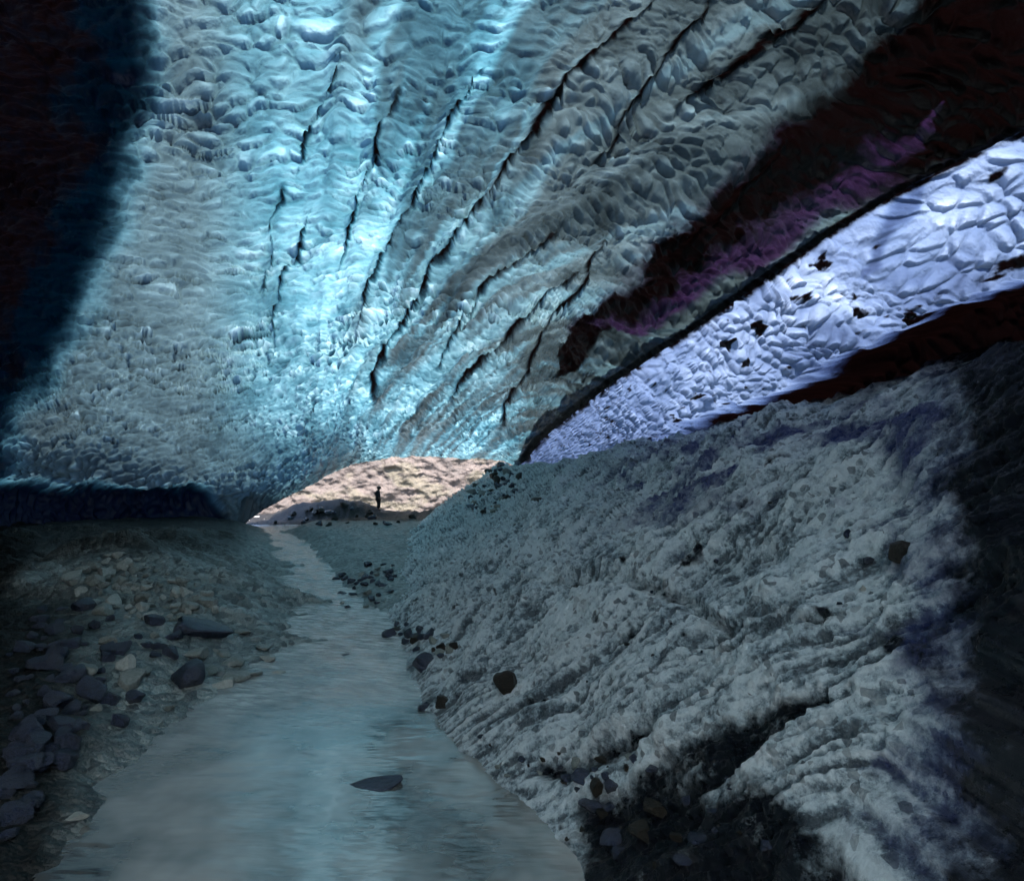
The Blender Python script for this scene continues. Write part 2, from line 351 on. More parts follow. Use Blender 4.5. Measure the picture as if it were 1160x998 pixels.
def build_ceiling():
    xs = axis(-20, 1180, -900, 2100, 1.35, 60, 60)
    b = np.interp(xs, BX, BY)
    b = np.where(xs < 220, b, b)
    tt = axis(0, 1, -1, 1, 1 / 470.0, 50, 0)                   # -1..0 above the frame, 0..1 from the top of the frame to the edge
    PX = np.repeat(xs[None], len(tt), 0)
    top = np.minimum(-20, b - 60)
    PY = np.where(tt[:, None] < 0, top[None] + tt[:, None] * 900, top[None] + tt[:, None] * (b - top)[None])
    Z = depth(PX, PY); P = unproj(PX, PY, Z); N = grid_normals(P)
    toc = np.array([0, 0, CH]) - P; s = np.sign((N * toc).sum(-1)); N *= s[..., None]     # normals into the cave
    sh = P.shape[:2]; p = P.reshape(-1, 3); px = PX.reshape(-1); py = PY.reshape(-1)
    frame = (px > -300) & (px < 1450) & (py > -400)
    sc = np.zeros(len(p)); ed = np.ones(len(p))
    size = .62
    a, e = scallops(p[frame], .35, 3, 1.55); s1 = scallops.saw; b_, e_b = scallops(p[frame], .52, 5, 1.25); wz = sst(12, 19, Z.reshape(-1)[frame] + 3 * perlin(p[frame] * .3, 8))
    c_, e_c = scallops(p[frame], .24, 4, 1.6); wn = sst(6.8, 9.5, Z.reshape(-1)[frame] + 1.2 * perlin(p[frame] * .5, 9)); a = c_ * (1 - wn) + a * wn; e = e_c * (1 - wn) + e * wn; s1 = (scallops.saw * (1 - wn) + s1 * wn); scallops(p[frame], .52, 5, 1.25)
    sc[frame] = a * (1 - wz) + b_ * wz; saw_ = np.zeros(len(p)); saw_[frame] = s1 * (1 - wz) + scallops.saw * wz; ed[:] = 0; ed[frame] = e * (1 - wz) + e_b * wz
    far = fbm(p / 1.4, 4, 60); fold = fold_noise(p, px, py); crk = crack_field(px, py, Z.reshape(-1))
    z = Z.reshape(-1)
    und = fbm(p * .16, 3, 21)
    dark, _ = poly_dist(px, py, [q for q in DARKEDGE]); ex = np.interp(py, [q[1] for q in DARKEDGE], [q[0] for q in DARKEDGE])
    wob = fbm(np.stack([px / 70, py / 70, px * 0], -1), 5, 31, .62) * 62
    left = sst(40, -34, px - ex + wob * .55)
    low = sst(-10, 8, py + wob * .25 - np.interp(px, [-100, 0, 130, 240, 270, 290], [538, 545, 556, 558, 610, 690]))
    # displacement along the normal: + = into the cave
    disp = sc * (1 + .3 * sst(16, 26, z)) - .60 * fold * (.2 + .8 * sst(250, 480, px)) * sst(3, 12, z) * 1.0 - und * .35 * np.clip(z / 15, .3, 1.6) + far * .10
    disp -= crk * np.clip(z * .012, .06, .35)
    disp -= low * 1.2
    near_lip = sst(.93, 1.0, np.repeat(tt[:, None], len(xs), 1).reshape(-1))
    p2 = p + N.reshape(-1, 3) * (disp * (1 - .6 * near_lip))[:, None]
    # maps of the ice: roof glow and shade are painted in as its depth
    tf = idw(px, py, ICECTL); th, fi = tf[:, 0], tf[:, 1]; out_ = sst(-45, -120, py) * sst(100, 300, px)
    th = th * (1 - out_) + .04 * out_; fi = fi * (1 - out_)  # roof above the view thinned so that more sun reaches the slope
    th = th + .35 * fbm(np.stack([px / 90, py / 90, px * 0], -1), 4, 12) + 1.9 * np.clip(fold + .02, 0, 1) * (.4 + .6 * sst(300, 460, px)) * (.45 + .55 * sst(-.35, .3, fbm(p * .9, 3, 13))) + crk * 2.2  # fold bands get extra depth, their shading painted in
    fi = np.maximum(fi, .88 * sst(350, 210, px) * sst(-60, -20, py))
    for bn in NAVY: th = th + .8 * band(px + wob * .35, py + wob * .2, bn, .95) * sst(-.3, .35, far + .1)  # dark stripes between the folds, painted shade as well
    dband = band(px + wob * .5, py + wob * .3, DARKBAND, .35)
    vio = band(px + wob * .6, py + wob * .5, VIOLET, .85) * (1 - .4 * dband) * sst(-.9, -.1, far + .12); mar = band(px + wob * .5, py + wob * .4, MAROON, .9)
    q_ = p[:, 0] + .36 * p[:, 1] + .25 * fbm(p * .7, 3, 44)
    lay = ridged(np.stack([q_ * 1.1, p[:, 1] * .05, p[:, 2] * .05], -1), 3, 47) * sst(330, 480, px) + ridged(np.stack([q_ * .35, p[:, 1] * .03, p[:, 2] * .05], -1), 2, 48) * .4
    th = th + .18
    lay = sst(.55, 1.0, lay); th = th + lay * 1.1; fi = np.clip(fi + (1.6 * np.clip(fold, 0, 1) + .4 * lay) * sst(330, 460, px), 0, 1)
    th = th + .15 + .50 * (1 - fi) + saw_ * 1.6 * (1 + .5 * sst(16, 26, z)) - ed * .42 * (1 + sst(16, 26, z)) + .28 * sst(330, 200, px) + .06 + np.clip(far, -.5, .5) * .6  # scallop rims and one flank brightened, light put into the map
    th = np.where(out_ > .3, th, np.maximum(th, .62)); th = np.maximum(th, 5.5 * left); th = np.maximum(th, 5.6 * low); th = th + 3 * dband  # left edge and low undercut set deep: painted shade
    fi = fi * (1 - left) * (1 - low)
    dirt_shade = np.maximum(np.maximum(crk * .85, lay * .08), dband * (1 - .85 * vio) * .97)
    dirt_shade = dirt_shade * (1 - .55 * vio)
    dirt_shade = np.maximum(dirt_shade, sst(20, 90, ex - px + wob * 1.6) * .6)
    ledge_d, _ = poly_dist(px, py, LEDGE[1:]); dirt_shade = np.maximum(dirt_shade, np.exp(-(ledge_d / 9) ** 4))
    # extra rows: the edge of the sheet turns up and back, so the brim has thickness
    E = p2.reshape(*sh, 3)[-1]; rows = []
    lip = (xs > 215) & (xs < 590)
    for j in range(1, 9):
        u = j / 8.0; zc = E[:, 1]
        up = np.where(lip, 1, .12) * u
        q = E.copy(); q[:, 2] += up * np.clip(zc * .06, .3, 3.2) * (1 if True else 0)
        q[:, 1] += u * np.where(lip, 1.6, 0)
        q += np.where(xs > 586, .7 * u, 0)[:, None] * (E - np.array([0, 0, CH])) * .3 / np.linalg.norm(E - np.array([0, 0, CH]), axis=1)[:, None]
        rows.append(q)
    PP = np.concatenate([p2.reshape(*sh, 3), np.stack(rows)], 0)
    def ext(v): v = v.reshape(sh); return np.concatenate([v, np.repeat(v[-1:], 8, 0)], 0)
    # first rows: carry the roof back unseen behind the camera, thinned to let in more light
    back = []
    T0 = PP[0]
    for yy in (-3, -8, -14, -22):
        q = T0.copy(); q[:, 1] = yy; q[:, 0] *= 1 + .02 * abs(yy); q[:, 2] = CH + (q[:, 2] - CH) * (1.0 if yy > -20 else -.6); back.append(q)
    PP = np.concatenate([np.stack(back[::-1]), PP], 0)
    def pre(v, c): return np.concatenate([np.full((4, v.shape[1]), c), v], 0)
    at = dict(glow_depth=pre(ext(th), .12), firn=pre(ext(np.clip(fi, 0, 1)), .2), dirt_shade=pre(ext(np.clip(dirt_shade, 0, 1)), .2), violet=pre(ext(np.clip(np.maximum(vio * .9, mar * .25), 0, 1)), 0))
    fr_ = []
    for j in range(1, 5):
        q = PP[:, -1].copy(); u = j / 4.0; q[:, 0] += 12 * u; q[:, 2] = q[:, 2] * (1 - u) - 2 * u; fr_.append(q)
    PP = np.concatenate([PP, np.stack(fr_, 1)], 1)
    for kk in at: at[kk] = np.concatenate([at[kk], np.repeat(at[kk][:, -1:] * 0 + (5 if kk == 'glow_depth' else 0), 4, 1)], 1)
    # the left flank runs on outward and down to the ground
    fl = []
    for j in range(1, 7):
        q = PP[:, 0].copy(); u = j / 6.0; q[:, 0] -= 22 * u; q[:, 2] = q[:, 2] * (1 - u * u) - 1.5 * u; q[:, 1] = q[:, 1] + u * 0; fl.append(q)
    PP = np.concatenate([np.stack(fl[::-1], 1), PP], 1)
    for kk in at: at[kk] = np.concatenate([np.repeat(at[kk][:, :1] * 0 + (6 if kk == 'glow_depth' else 0), 6, 1), at[kk]], 1)
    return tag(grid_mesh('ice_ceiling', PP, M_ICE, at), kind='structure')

SLOPETOP = [(590,545),(620,538),(680,515),(760,490),(880,468),(1000,430),(1160,388),(2000,200)]
def build_wall():
    xs = axis(588, 1180, 586, 2100, 1.35, 1, 60); n = 330
    lt = np.interp(xs, [p[0] for p in LEDGE], [p[1] for p in LEDGE]); lb = np.interp(xs, [p[0] for p in SLOPETOP], [p[1] for p in SLOPETOP]) + 90
    tt = np.linspace(0, 1, n)
    PX = np.repeat(xs[None], n, 0); PY = (lt - 30)[None] + tt[:, None] * (lb - lt + 30)[None]
    Z = depth(PX, PY) * 1.03; P = unproj(PX, PY, Z); N = grid_normals(P)
    N *= np.sign((N * (np.array([0, 0, CH]) - P)).sum(-1))[..., None]
    sh = P.shape[:2]; p = P.reshape(-1, 3); px, py = PX.reshape(-1), PY.reshape(-1); z = Z.reshape(-1)
    pw = p * np.array([1, .62, 1.3]); a, e = scallops(pw, .30, 13, 1.15); s1 = scallops.saw; b_, e_b = scallops(pw, .46, 15, 1.2); wz = sst(13, 20, z)
    sw2 = scallops.saw; c_, e_c = scallops(pw, .22, 14, 1.1); wn = sst(7, 11, z + perlin(p * .5, 9)); a = c_ * (1 - wn) + a * wn; e_ = e_c * (1 - wn) + e * wn; s1 = scallops.saw * (1 - wn) + s1 * wn; e = e_; scallops.saw = sw2
    a = a * (1 - wz) + b_ * wz; e = e * (1 - wz) + e_b * wz; scallops.saw = s1 * (1 - wz) + scallops.saw * wz
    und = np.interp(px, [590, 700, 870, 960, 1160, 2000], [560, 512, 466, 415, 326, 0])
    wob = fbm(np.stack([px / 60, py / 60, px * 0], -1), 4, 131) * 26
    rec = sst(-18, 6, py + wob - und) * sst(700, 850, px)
    big = fbm(p * .5, 3, 141)
    disp = a + big * .38 - rec * 1.3 * np.clip(z / 9, .6, 1.3)
    p2 = p + N.reshape(-1, 3) * disp[:, None]
    ct = [(620,500,1.4,.6),(700,470,1.1,.6),(800,420,.85,.6),(850,380,.8,.6),(950,330,.75,.6),(1050,250,.8,.5),(1130,190,.85,.5),(1150,260,1.0,.5),(950,400,1.5,.6),(700,500,1.5,.7),(1100,330,1.6,.6),(1700,0,5,0)]
    tf = idw(px, py, ct); th = tf[:, 0] + .5 * fbm(p * .9, 4, 151) + 4 * rec + scallops.saw * .9 - e * .1 + .25  # wall glow set as ice depth; undercut shade painted in
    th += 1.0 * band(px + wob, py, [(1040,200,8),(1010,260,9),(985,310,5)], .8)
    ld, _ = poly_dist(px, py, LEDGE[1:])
    dirt_shade = np.maximum(sst(0, .6, rec), .8 * np.exp(-(ld / 6.) ** 2) * sst(-.2, .3, perlin(p * 1.3, 161) + .25))
    dirt_shade = np.maximum(dirt_shade, sst(.24, .40, fbm(p * np.array([1.6, 1.0, 3.0]), 4, 171)) * .8)
    at = dict(glow_depth=th.reshape(sh), firn=(tf[:, 1] * (1 - rec)).reshape(sh), dirt_shade=np.clip(dirt_shade, 0, 1).reshape(sh), violet=np.zeros(sh))
    return tag(grid_mesh('ice_wall', p2.reshape(*sh, 3), M_WALL, at), 'pale blue scalloped ice wall under the long dark ledge beside the silty slope', 'ice wall')

# ------------------------------------------------------------------ floor
XB_Y = [-20, 3, 5.2, 6.2, 7.2, 8.3, 10.3, 13, 16.3, 20, 25, 34, 50, 62, 80]
XB_X = [1.6, 1.0, .75, .65, .3, -.3, -1.5, -2.1, -3.3, -4.0, -4.7, -6.2, -6.6, -5.0, -4.0]
XW_Y = [-20, 6, 13, 25, 40, 51, 62, 80]; XW_X = [5.4, 5.4, 5.5, 5.05, 3.0, -.9, -1.0, -1]; HW = [4.9, 4.95, 4.9, 4.75, 3.85, 4.1, 4.0, 3]
def slope_h(x, y):
    xb = np.interp(y, XB_Y, XB_X); xw = np.interp(y, XW_Y, XW_X); hw = np.interp(y, XW_Y, HW)
    t = (x - xb) / (xw - xb)
    g = np.where(t < 0, t * 1.0, 1.12 * t - .12 * t ** 2) 
    g = np.where(t > 1, 1 + (t - 1) * np.interp(y, [38, 46], [.5, -.7]), g)
    return g * hw
def slope_detail(p):
    """height added to the slope: flow ridges, lumps and pits"""
    x, y, z = p[:, 0], p[:, 1], p[:, 2]
    px, py = project(p)
    w = fbm(p * .5, 3, 200) * .5
    ang = .93
    u = x * math.cos(ang) + y * math.sin(ang) + w; v = -x * math.sin(ang) + y * math.cos(ang) + w * .6
    A = [-.65, -.1, .42, .93]; Yc = [5.6, 9.0, 13.0, 20.0]; streak = 0; fine = 0
    for j in range(4):                                       # the flow turns from along the slope to straight down it
        wj = np.interp(y, Yc, [1.0 if i == j else 0.0 for i in range(4)]); m = wj > 0
        if not m.any(): continue
        ca, sa = math.cos(A[j]), math.sin(A[j]); uu = x[m] * ca + y[m] * sa + w[m]; vv = -x[m] * sa + y[m] * ca + w[m] * .6
        s_ = np.zeros(len(x)); f_ = np.zeros(len(x))
        s_[m] = ridged(np.stack([vv * 2.6, uu * .24, z[m] * .25], -1), 3, 210 + j); f_[m] = ridged(np.stack([vv * 8.0, uu * .55, z[m] * .6], -1), 2, 220 + j)
        streak = streak + wj * s_; fine = fine + wj * f_
    grit = fbm(p * 9, 3, 295, .7); grit2 = fbm(p * 4.5, 3, 297, .65); hf = ridged(p * 2.6 + w[:, None], 4, 290); slope_detail.st = .42 * streak + .55 * fine + .14 * hf + .24 * grit + .16 * grit2
    lump = fbm(p * 1.6, 5, 230, .62); big = fbm(p * .45, 3, 240)
    c, e, _ = cells(p * 1.9 + w[:, None], 250)
    k = np.clip(y / 12, .35, 1.8)
    h = big * .55 + (streak - .4) * .27 * np.clip(y / 11, .5, 1.5) + fine * .15 * np.clip(y / 12, .35, .9) + grit * .028 * np.clip(y / 10, .6, 1.3) + np.clip(grit2 - .1, 0, 1) * .10 + lump * .13 - np.clip(.55 - c, 0, 1) * .12 + (hf - .4) * .055 * k
    # the gully that the melt has cut at the near foot, and the long curved scarp
    g1 = band(px, py, [(690,935,40),(780,880,34),(860,830,24),(935,793,9)], .6)
    g2 = band(px, py, [(560,680,4),(640,658,7),(710,655,9),(770,672,9),(820,710,5)], .7)
    g3 = band(px, py, [(800,735,2),(850,735,5),(900,715,6),(960,700,3)], .7)
    g4 = band(px, py, [(620,870,12),(680,850,14),(740,820,8)], .7)
    return h - g1 * .14 - g2 * .16 - g3 * .12 - g4 * .22, np.maximum.reduce([g1, g2 * .55, g3 * .75, g4 * .8])
def build_slope():
    ys = 1.0 / np.linspace(1 / 4.3, 1 / 64.0, 760); ys = np.concatenate([np.linspace(-20, 4.0, 26), ys])
    ts = np.concatenate([np.linspace(-.10, 1.02, 620), np.linspace(1.03, 1.5, 12)])
    Y = np.repeat(ys[:, None], len(ts), 1); T = np.repeat(ts[None], len(ys), 0)
    xb = np.interp(Y, XB_Y, XB_X); xw = np.interp(Y, XW_Y, XW_X)
    X = xb + T * (xw - xb); H = slope_h(X, Y)
    P = np.stack([X, Y, H], -1); N = grid_normals(P); N *= np.sign(N[..., 2:3])
    sh = P.shape[:2]; p = P.reshape(-1, 3); d, g = slope_detail(p); stv = slope_detail.st; stv = np.clip((stv - stv.mean()) / stv.std() * .2 + .5, 0, 1)
    d = d * (1 - .75 * sst(.22, -.05, T.reshape(-1)) * 1.0)
    p2 = p + N.reshape(-1, 3) * d[:, None]
    px, py = project(p2)
    wob = fbm(np.stack([px / 80, py / 80, px * 0], -1), 4, 261) * 60
    blue = sst(930, 1090, px + wob * 1.3) * .8  # right edge tinted dark blue where the light falls off, painted shade
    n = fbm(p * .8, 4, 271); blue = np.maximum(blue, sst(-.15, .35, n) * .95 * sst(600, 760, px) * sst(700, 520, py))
    dirt_shade = g * .85; dirt_shade = np.maximum(dirt_shade, sst(985, 1150, px + wob))  # gullies and right edge darkened, shade put into the colour
    dirt_shade = np.maximum(dirt_shade, sst(.30, .5, fbm(p * np.array([1.4, 1.4, 1.4]), 4, 281)) * .75)
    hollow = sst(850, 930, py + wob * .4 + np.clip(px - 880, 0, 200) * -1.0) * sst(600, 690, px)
    dirt_shade = np.maximum(dirt_shade, hollow * .86)  # near hollow blackened, its shade put into the colour
    foot = sst(.10, .0, T.reshape(-1)) * .6; dirt_shade = np.maximum(dirt_shade, foot * sst(-.3, .2, n))
    return tag(grid_mesh('silt_slope', p2.reshape(*sh, 3), M_SLOPE, dict(dirt_shade=np.clip(dirt_shade, 0, 1).reshape(sh), blue=np.clip(blue, 0, 1).reshape(sh), streak=stv.reshape(sh))), kind='structure')

XL_Y = [-20, 4, 7, 9, 10.7, 13.2, 16, 19, 23, 28, 34, 39, 44, 60]; XL_X = [-4.2, -4.0, -4.2, -4.7, -4.7, -4.4, -5.0, -6.0, -8.0, -10.1, -12.7, -15, -30, -40]
XR_Y = [-20, 15, 17, 20, 25, 30, 34, 38, 42, 60]; XR_X = [6, 1, -4.3, -6.0, -8.3, -10.4, -12.5, -14.7, -15.0, -15]
def ground_base(x, y):
    xl = np.interp(y, XL_Y, XL_X); xr = np.interp(y, XR_Y, XR_X)
    dl = xl - x; dr = x - xr
    h = -.35 + 0 * x
    h = np.maximum(h, np.clip(-.30 + dl * .32, -.35, .55) + np.clip(dl - 2.5, 0, 20) * .045)
    h = np.maximum(h, np.clip(-.25 + dr * .30, -.35, .32))
    def blob(cx, cy, rx, ry, hh): return hh * np.exp(-((x - cx) / rx) ** 2 - ((y - cy) / ry) ** 2)
    h = h + blob(-11.2, 18.2, 2.6, 1.6, .95) + blob(-13.6, 25, 3.0, 2.0, .6)
    crest = np.interp(x, [-22, -19.5, -18.2, -16.5, -13.3, -11.5, -10.5, -9.4, -8.4, -7.3, -6, -3], [-.3, -.1, .6, 1.25, 1.4, 1.1, .62, .52, .35, .45, .7, .9])
    h = np.maximum(h, -.35 + (crest + .35) * np.exp(-((y - 49.0) / 4.0) ** 2))
    h = np.maximum(h, -.35 + .5 * sst(40, 43.5, y))
    return h - sst(51, 62, y) * 2.2
def ground_h(x, y):
    sh = x.shape; x = np.asarray(x, float).reshape(-1); y = np.asarray(y, float).reshape(-1)
    b = ground_base(x, y); p = np.stack([x, y, x * 0], -1)
    h = b + .10 * fbm(p * 1.3, 5, 300, .6) + sst(-.35, .0, b) * .16 * fbm(p * .6, 3, 310) + .05 * ridged(p * 2.7, 2, 320)
    lx = np.interp(y, XL_Y, XL_X); rx = np.interp(y, XR_Y, XR_X); mk = sst(.62, .40, (x - lx) / np.maximum(rx - lx, 1.0))
    bars = mk * sst(12.5, 15, y) * sst(34, 26, y) * fbm(np.stack([x * .33, y * .85, x * 0], -1), 4, 330)
    h = h + .9 * np.clip(bars + .10, 0, 1) * mk + sst(42, 46, y) * .12 * fbm(p * 1.1, 4, 335, .65) - sst(42, 46, y) * .12
    return h.reshape(sh)
def build_ground():
    ys = np.concatenate([np.linspace(-22, 4.0, 20), 1.0 / np.linspace(1 / 4.3, 1 / 75.0, 620), np.array([80., 90, 110, 150, 220])])
    xs = axis(-30, 720, -1500, 2600, 1.6, 40, 30)
    Y = np.repeat(ys[:, None], len(xs), 1); X = (xs[None] - CX) / F * np.maximum(Y, 14.0)
    X = np.where(Y < 14, (xs[None] - CX) / F * 14.0 * np.interp(Y, [-22, 4, 14], [1, .75, 1]), X)
    H = ground_h(X, Y)
    dk = sst(39.5, 42.5, Y) * sst(60, 52, Y)
    H = H + dk * (ridged(np.stack([X * .9, Y * .9, X * 0], -1).reshape(-1, 3), 3, 345).reshape(X.shape) - .6) * .12
    GP = np.stack([X, Y, H], -1); gx, gy = project(GP); wb = fbm(np.stack([X * .3, Y * .3, X * 0], -1).reshape(-1, 3), 4, 351).reshape(X.shape) * 90
    dl_ = sst(150, 40, gx + wb) * sst(650, 700, gy) ; dl_ = np.maximum(dl_, sst(640, 615, gy) * sst(300, 260, gx) * .8); dl_ = np.maximum(dl_, sst(80, 20, gx + wb)); dl_ = np.where(Y < 3.5, 1, dl_)  # left bank and floor under the roof edge darkened: painted shade
    return tag(grid_mesh('ground', np.stack([X, Y, H], -1), M_GROUND, dict(dirt_shade=np.maximum(dk, dl_))), kind='structure')
def build_water():
    ys = np.concatenate([np.linspace(-20, 5.5, 10), 1.0 / np.linspace(1 / 5.7, 1 / 50.0, 620)])
    us = np.concatenate([np.linspace(-900, 60, 14), np.arange(64, 640, 1.5), np.linspace(650, 1100, 12)])
    Y = np.repeat(ys[:, None], len(us), 1); X = (us[None] - CX) / F * np.maximum(Y, 9)
    q = np.stack([X, Y, X * 0], -1).reshape(-1, 3); w = fbm(q * .5, 2, 700) * .8
    wy = np.stack([q[:, 0] * .85 + w, q[:, 1] * 2.3 + w, w], -1)
    wave = ridged(wy * .9, 3, 710) * .6 + fbm(wy * 2.2, 3, 720) * .5
    fast = sst(9.5, 15, q[:, 1] + 4 * fbm(q * .25, 2, 730))
    calm = fbm(np.stack([q[:, 0] * .8, q[:, 1] * 3.4, w], -1), 4, 740)
    q[:, 2] = wave * .06 * fast - .02 * fast + calm * .009
    return tag(grid_mesh('water', q.reshape(*X.shape, 3), M_WATER), kind='structure')

def build_back():
    """the sunlit ice face of the next chamber, beyond the mouth"""
    m, k = new_mat('sunlit_snowy_ice')
    n1 = k.noise(.22, 10, .72); n2 = k.noise(2.4, 7, .7); n3 = k.noise(.22, 3, .5, k.scaled((1, 1, 2)))
    c = k.ramp(n1, [(.28, (.034, .027, .026)), (.5, (.062, .046, .041)), (.72, (.105, .079, .071))])
    c = k.mix(k.ramp(n3, [(.52, 0.0), (.62, .5)]), c, (.075, .068, .036))
    c = k.mix(k.ramp(n2, [(.40, .4), (.56, 0.0)]), c, (.022, .019, .019))
    p = k.N('ShaderNodeBsdfPrincipled'); k.L(c, p.inputs['Base Color']); p.inputs['Roughness'].default_value = .6
    k.L(k.bump(n2, .8, .35), p.inputs['Normal']); k.L(p.outputs[0], k.out.inputs['Surface'])
    us = np.linspace(0, 1, 420); vs = np.linspace(0, 1, 150)
    U, V = np.meshgrid(us, vs)
    X = -48 + U * 72; Y = 80 - 14 * np.abs(U * 2 - 1.1) ** 2.4 + 2.5 * V * V; H = -4 + V * 18
    p_ = np.stack([X, Y, H], -1).reshape(-1, 3)
    d, e, _ = cells(p_ * np.array([.45, .45, .8]), 400); dd = d * .5 + fbm(p_ * .25, 5, 410, .7) * 1.0 + ridged(p_ * np.array([.5, .5, 1.0]), 3, 420) * .3
    p_[:, 1] -= dd
    return tag(grid_mesh('ice_cliff', p_.reshape(150, 420, 3), m), 'pinkish sunlit ice face seen through the far mouth behind the standing person', 'ice cliff')

# ------------------------------------------------------------------ rocks
def rock_mesh(seed, flat=.7, mat=None):
    bm = bmesh.new(); bmesh.ops.create_icosphere(bm, subdivisions=4, radius=1)
    co = np.array([v.co[:] for v in bm.verts]); r = np.random.default_rng(seed)
    for _ in range(11):                                       # knock planes off the ball
        n = r.normal(size=3); n /= np.linalg.norm(n); d = r.uniform(.42, .78)
        over = np.maximum(co @ n - d, 0); co -= over[:, None] * n * .93
    co += co * (fbm(co * 1.7 + seed, 4, seed) * .16)[:, None] + co * (fbm(co * 6 + seed, 2, seed + 5) * .03)[:, None]
    co *= np.array([1.0, r.uniform(.65, .95), flat * r.uniform(.8, 1.1)])
    for v, c in zip(bm.verts, co): v.co = c
    me = bpy.data.meshes.new('rock'); bm.to_mesh(me); bm.free()
    for p in me.polygons: p.use_smooth = True
    me.materials.append(mat); return me
RM = {}
def rock(px, py, wpx, m, label, group=None, cat='rock', name='rock', flat=.7, on='ground', sink=.25, var=None, rot=None, ymin=0):
    """a rock whose foot shows at (px, py) in the photo: walk the sight line down to the floor"""
    kx, kz = (px - CX) / F, (HY - py) / F
    ys = np.linspace(max(4.5, ymin), 62, 1400); zz = CH + kz * ys; xx = kx * ys
    g = np.maximum(ground_h(xx, ys), -.02)
    if on == 'slope': 
        q = np.stack([xx, ys, slope_h(xx, ys)], -1)
        g = np.maximum(g, np.where(xx > np.interp(ys, XB_Y, XB_X) - .3, q[:, 2] + .75 * slope_detail(q)[0], -9))
    i = int(np.argmax(zz <= g)) if (zz <= g).any() else len(ys) - 1
    x, y, z = float(xx[i]), float(ys[i]), float(g[i]); r = wpx * .5 * y / F
    key = (m, var if var is not None else random.randrange(7), flat)
    if key not in RM: RM[key] = rock_mesh(500 + key[1] * 17 + m, flat, M_ROCKS[m])
    o = bpy.data.objects.new(name, RM[key]); COL.objects.link(o)
    s = r * 1.12; o.scale = (s, s * random.uniform(.85, 1.1), s * random.uniform(.85, 1.15)); o.rotation_euler = (random.uniform(-.2, .2), random.uniform(-.2, .2), rot if rot is not None else random.uniform(0, 6.28))
    o.location = (x, y + r * .5, z + s * flat * (.5 - sink))
    return tag(o, label, cat, group)

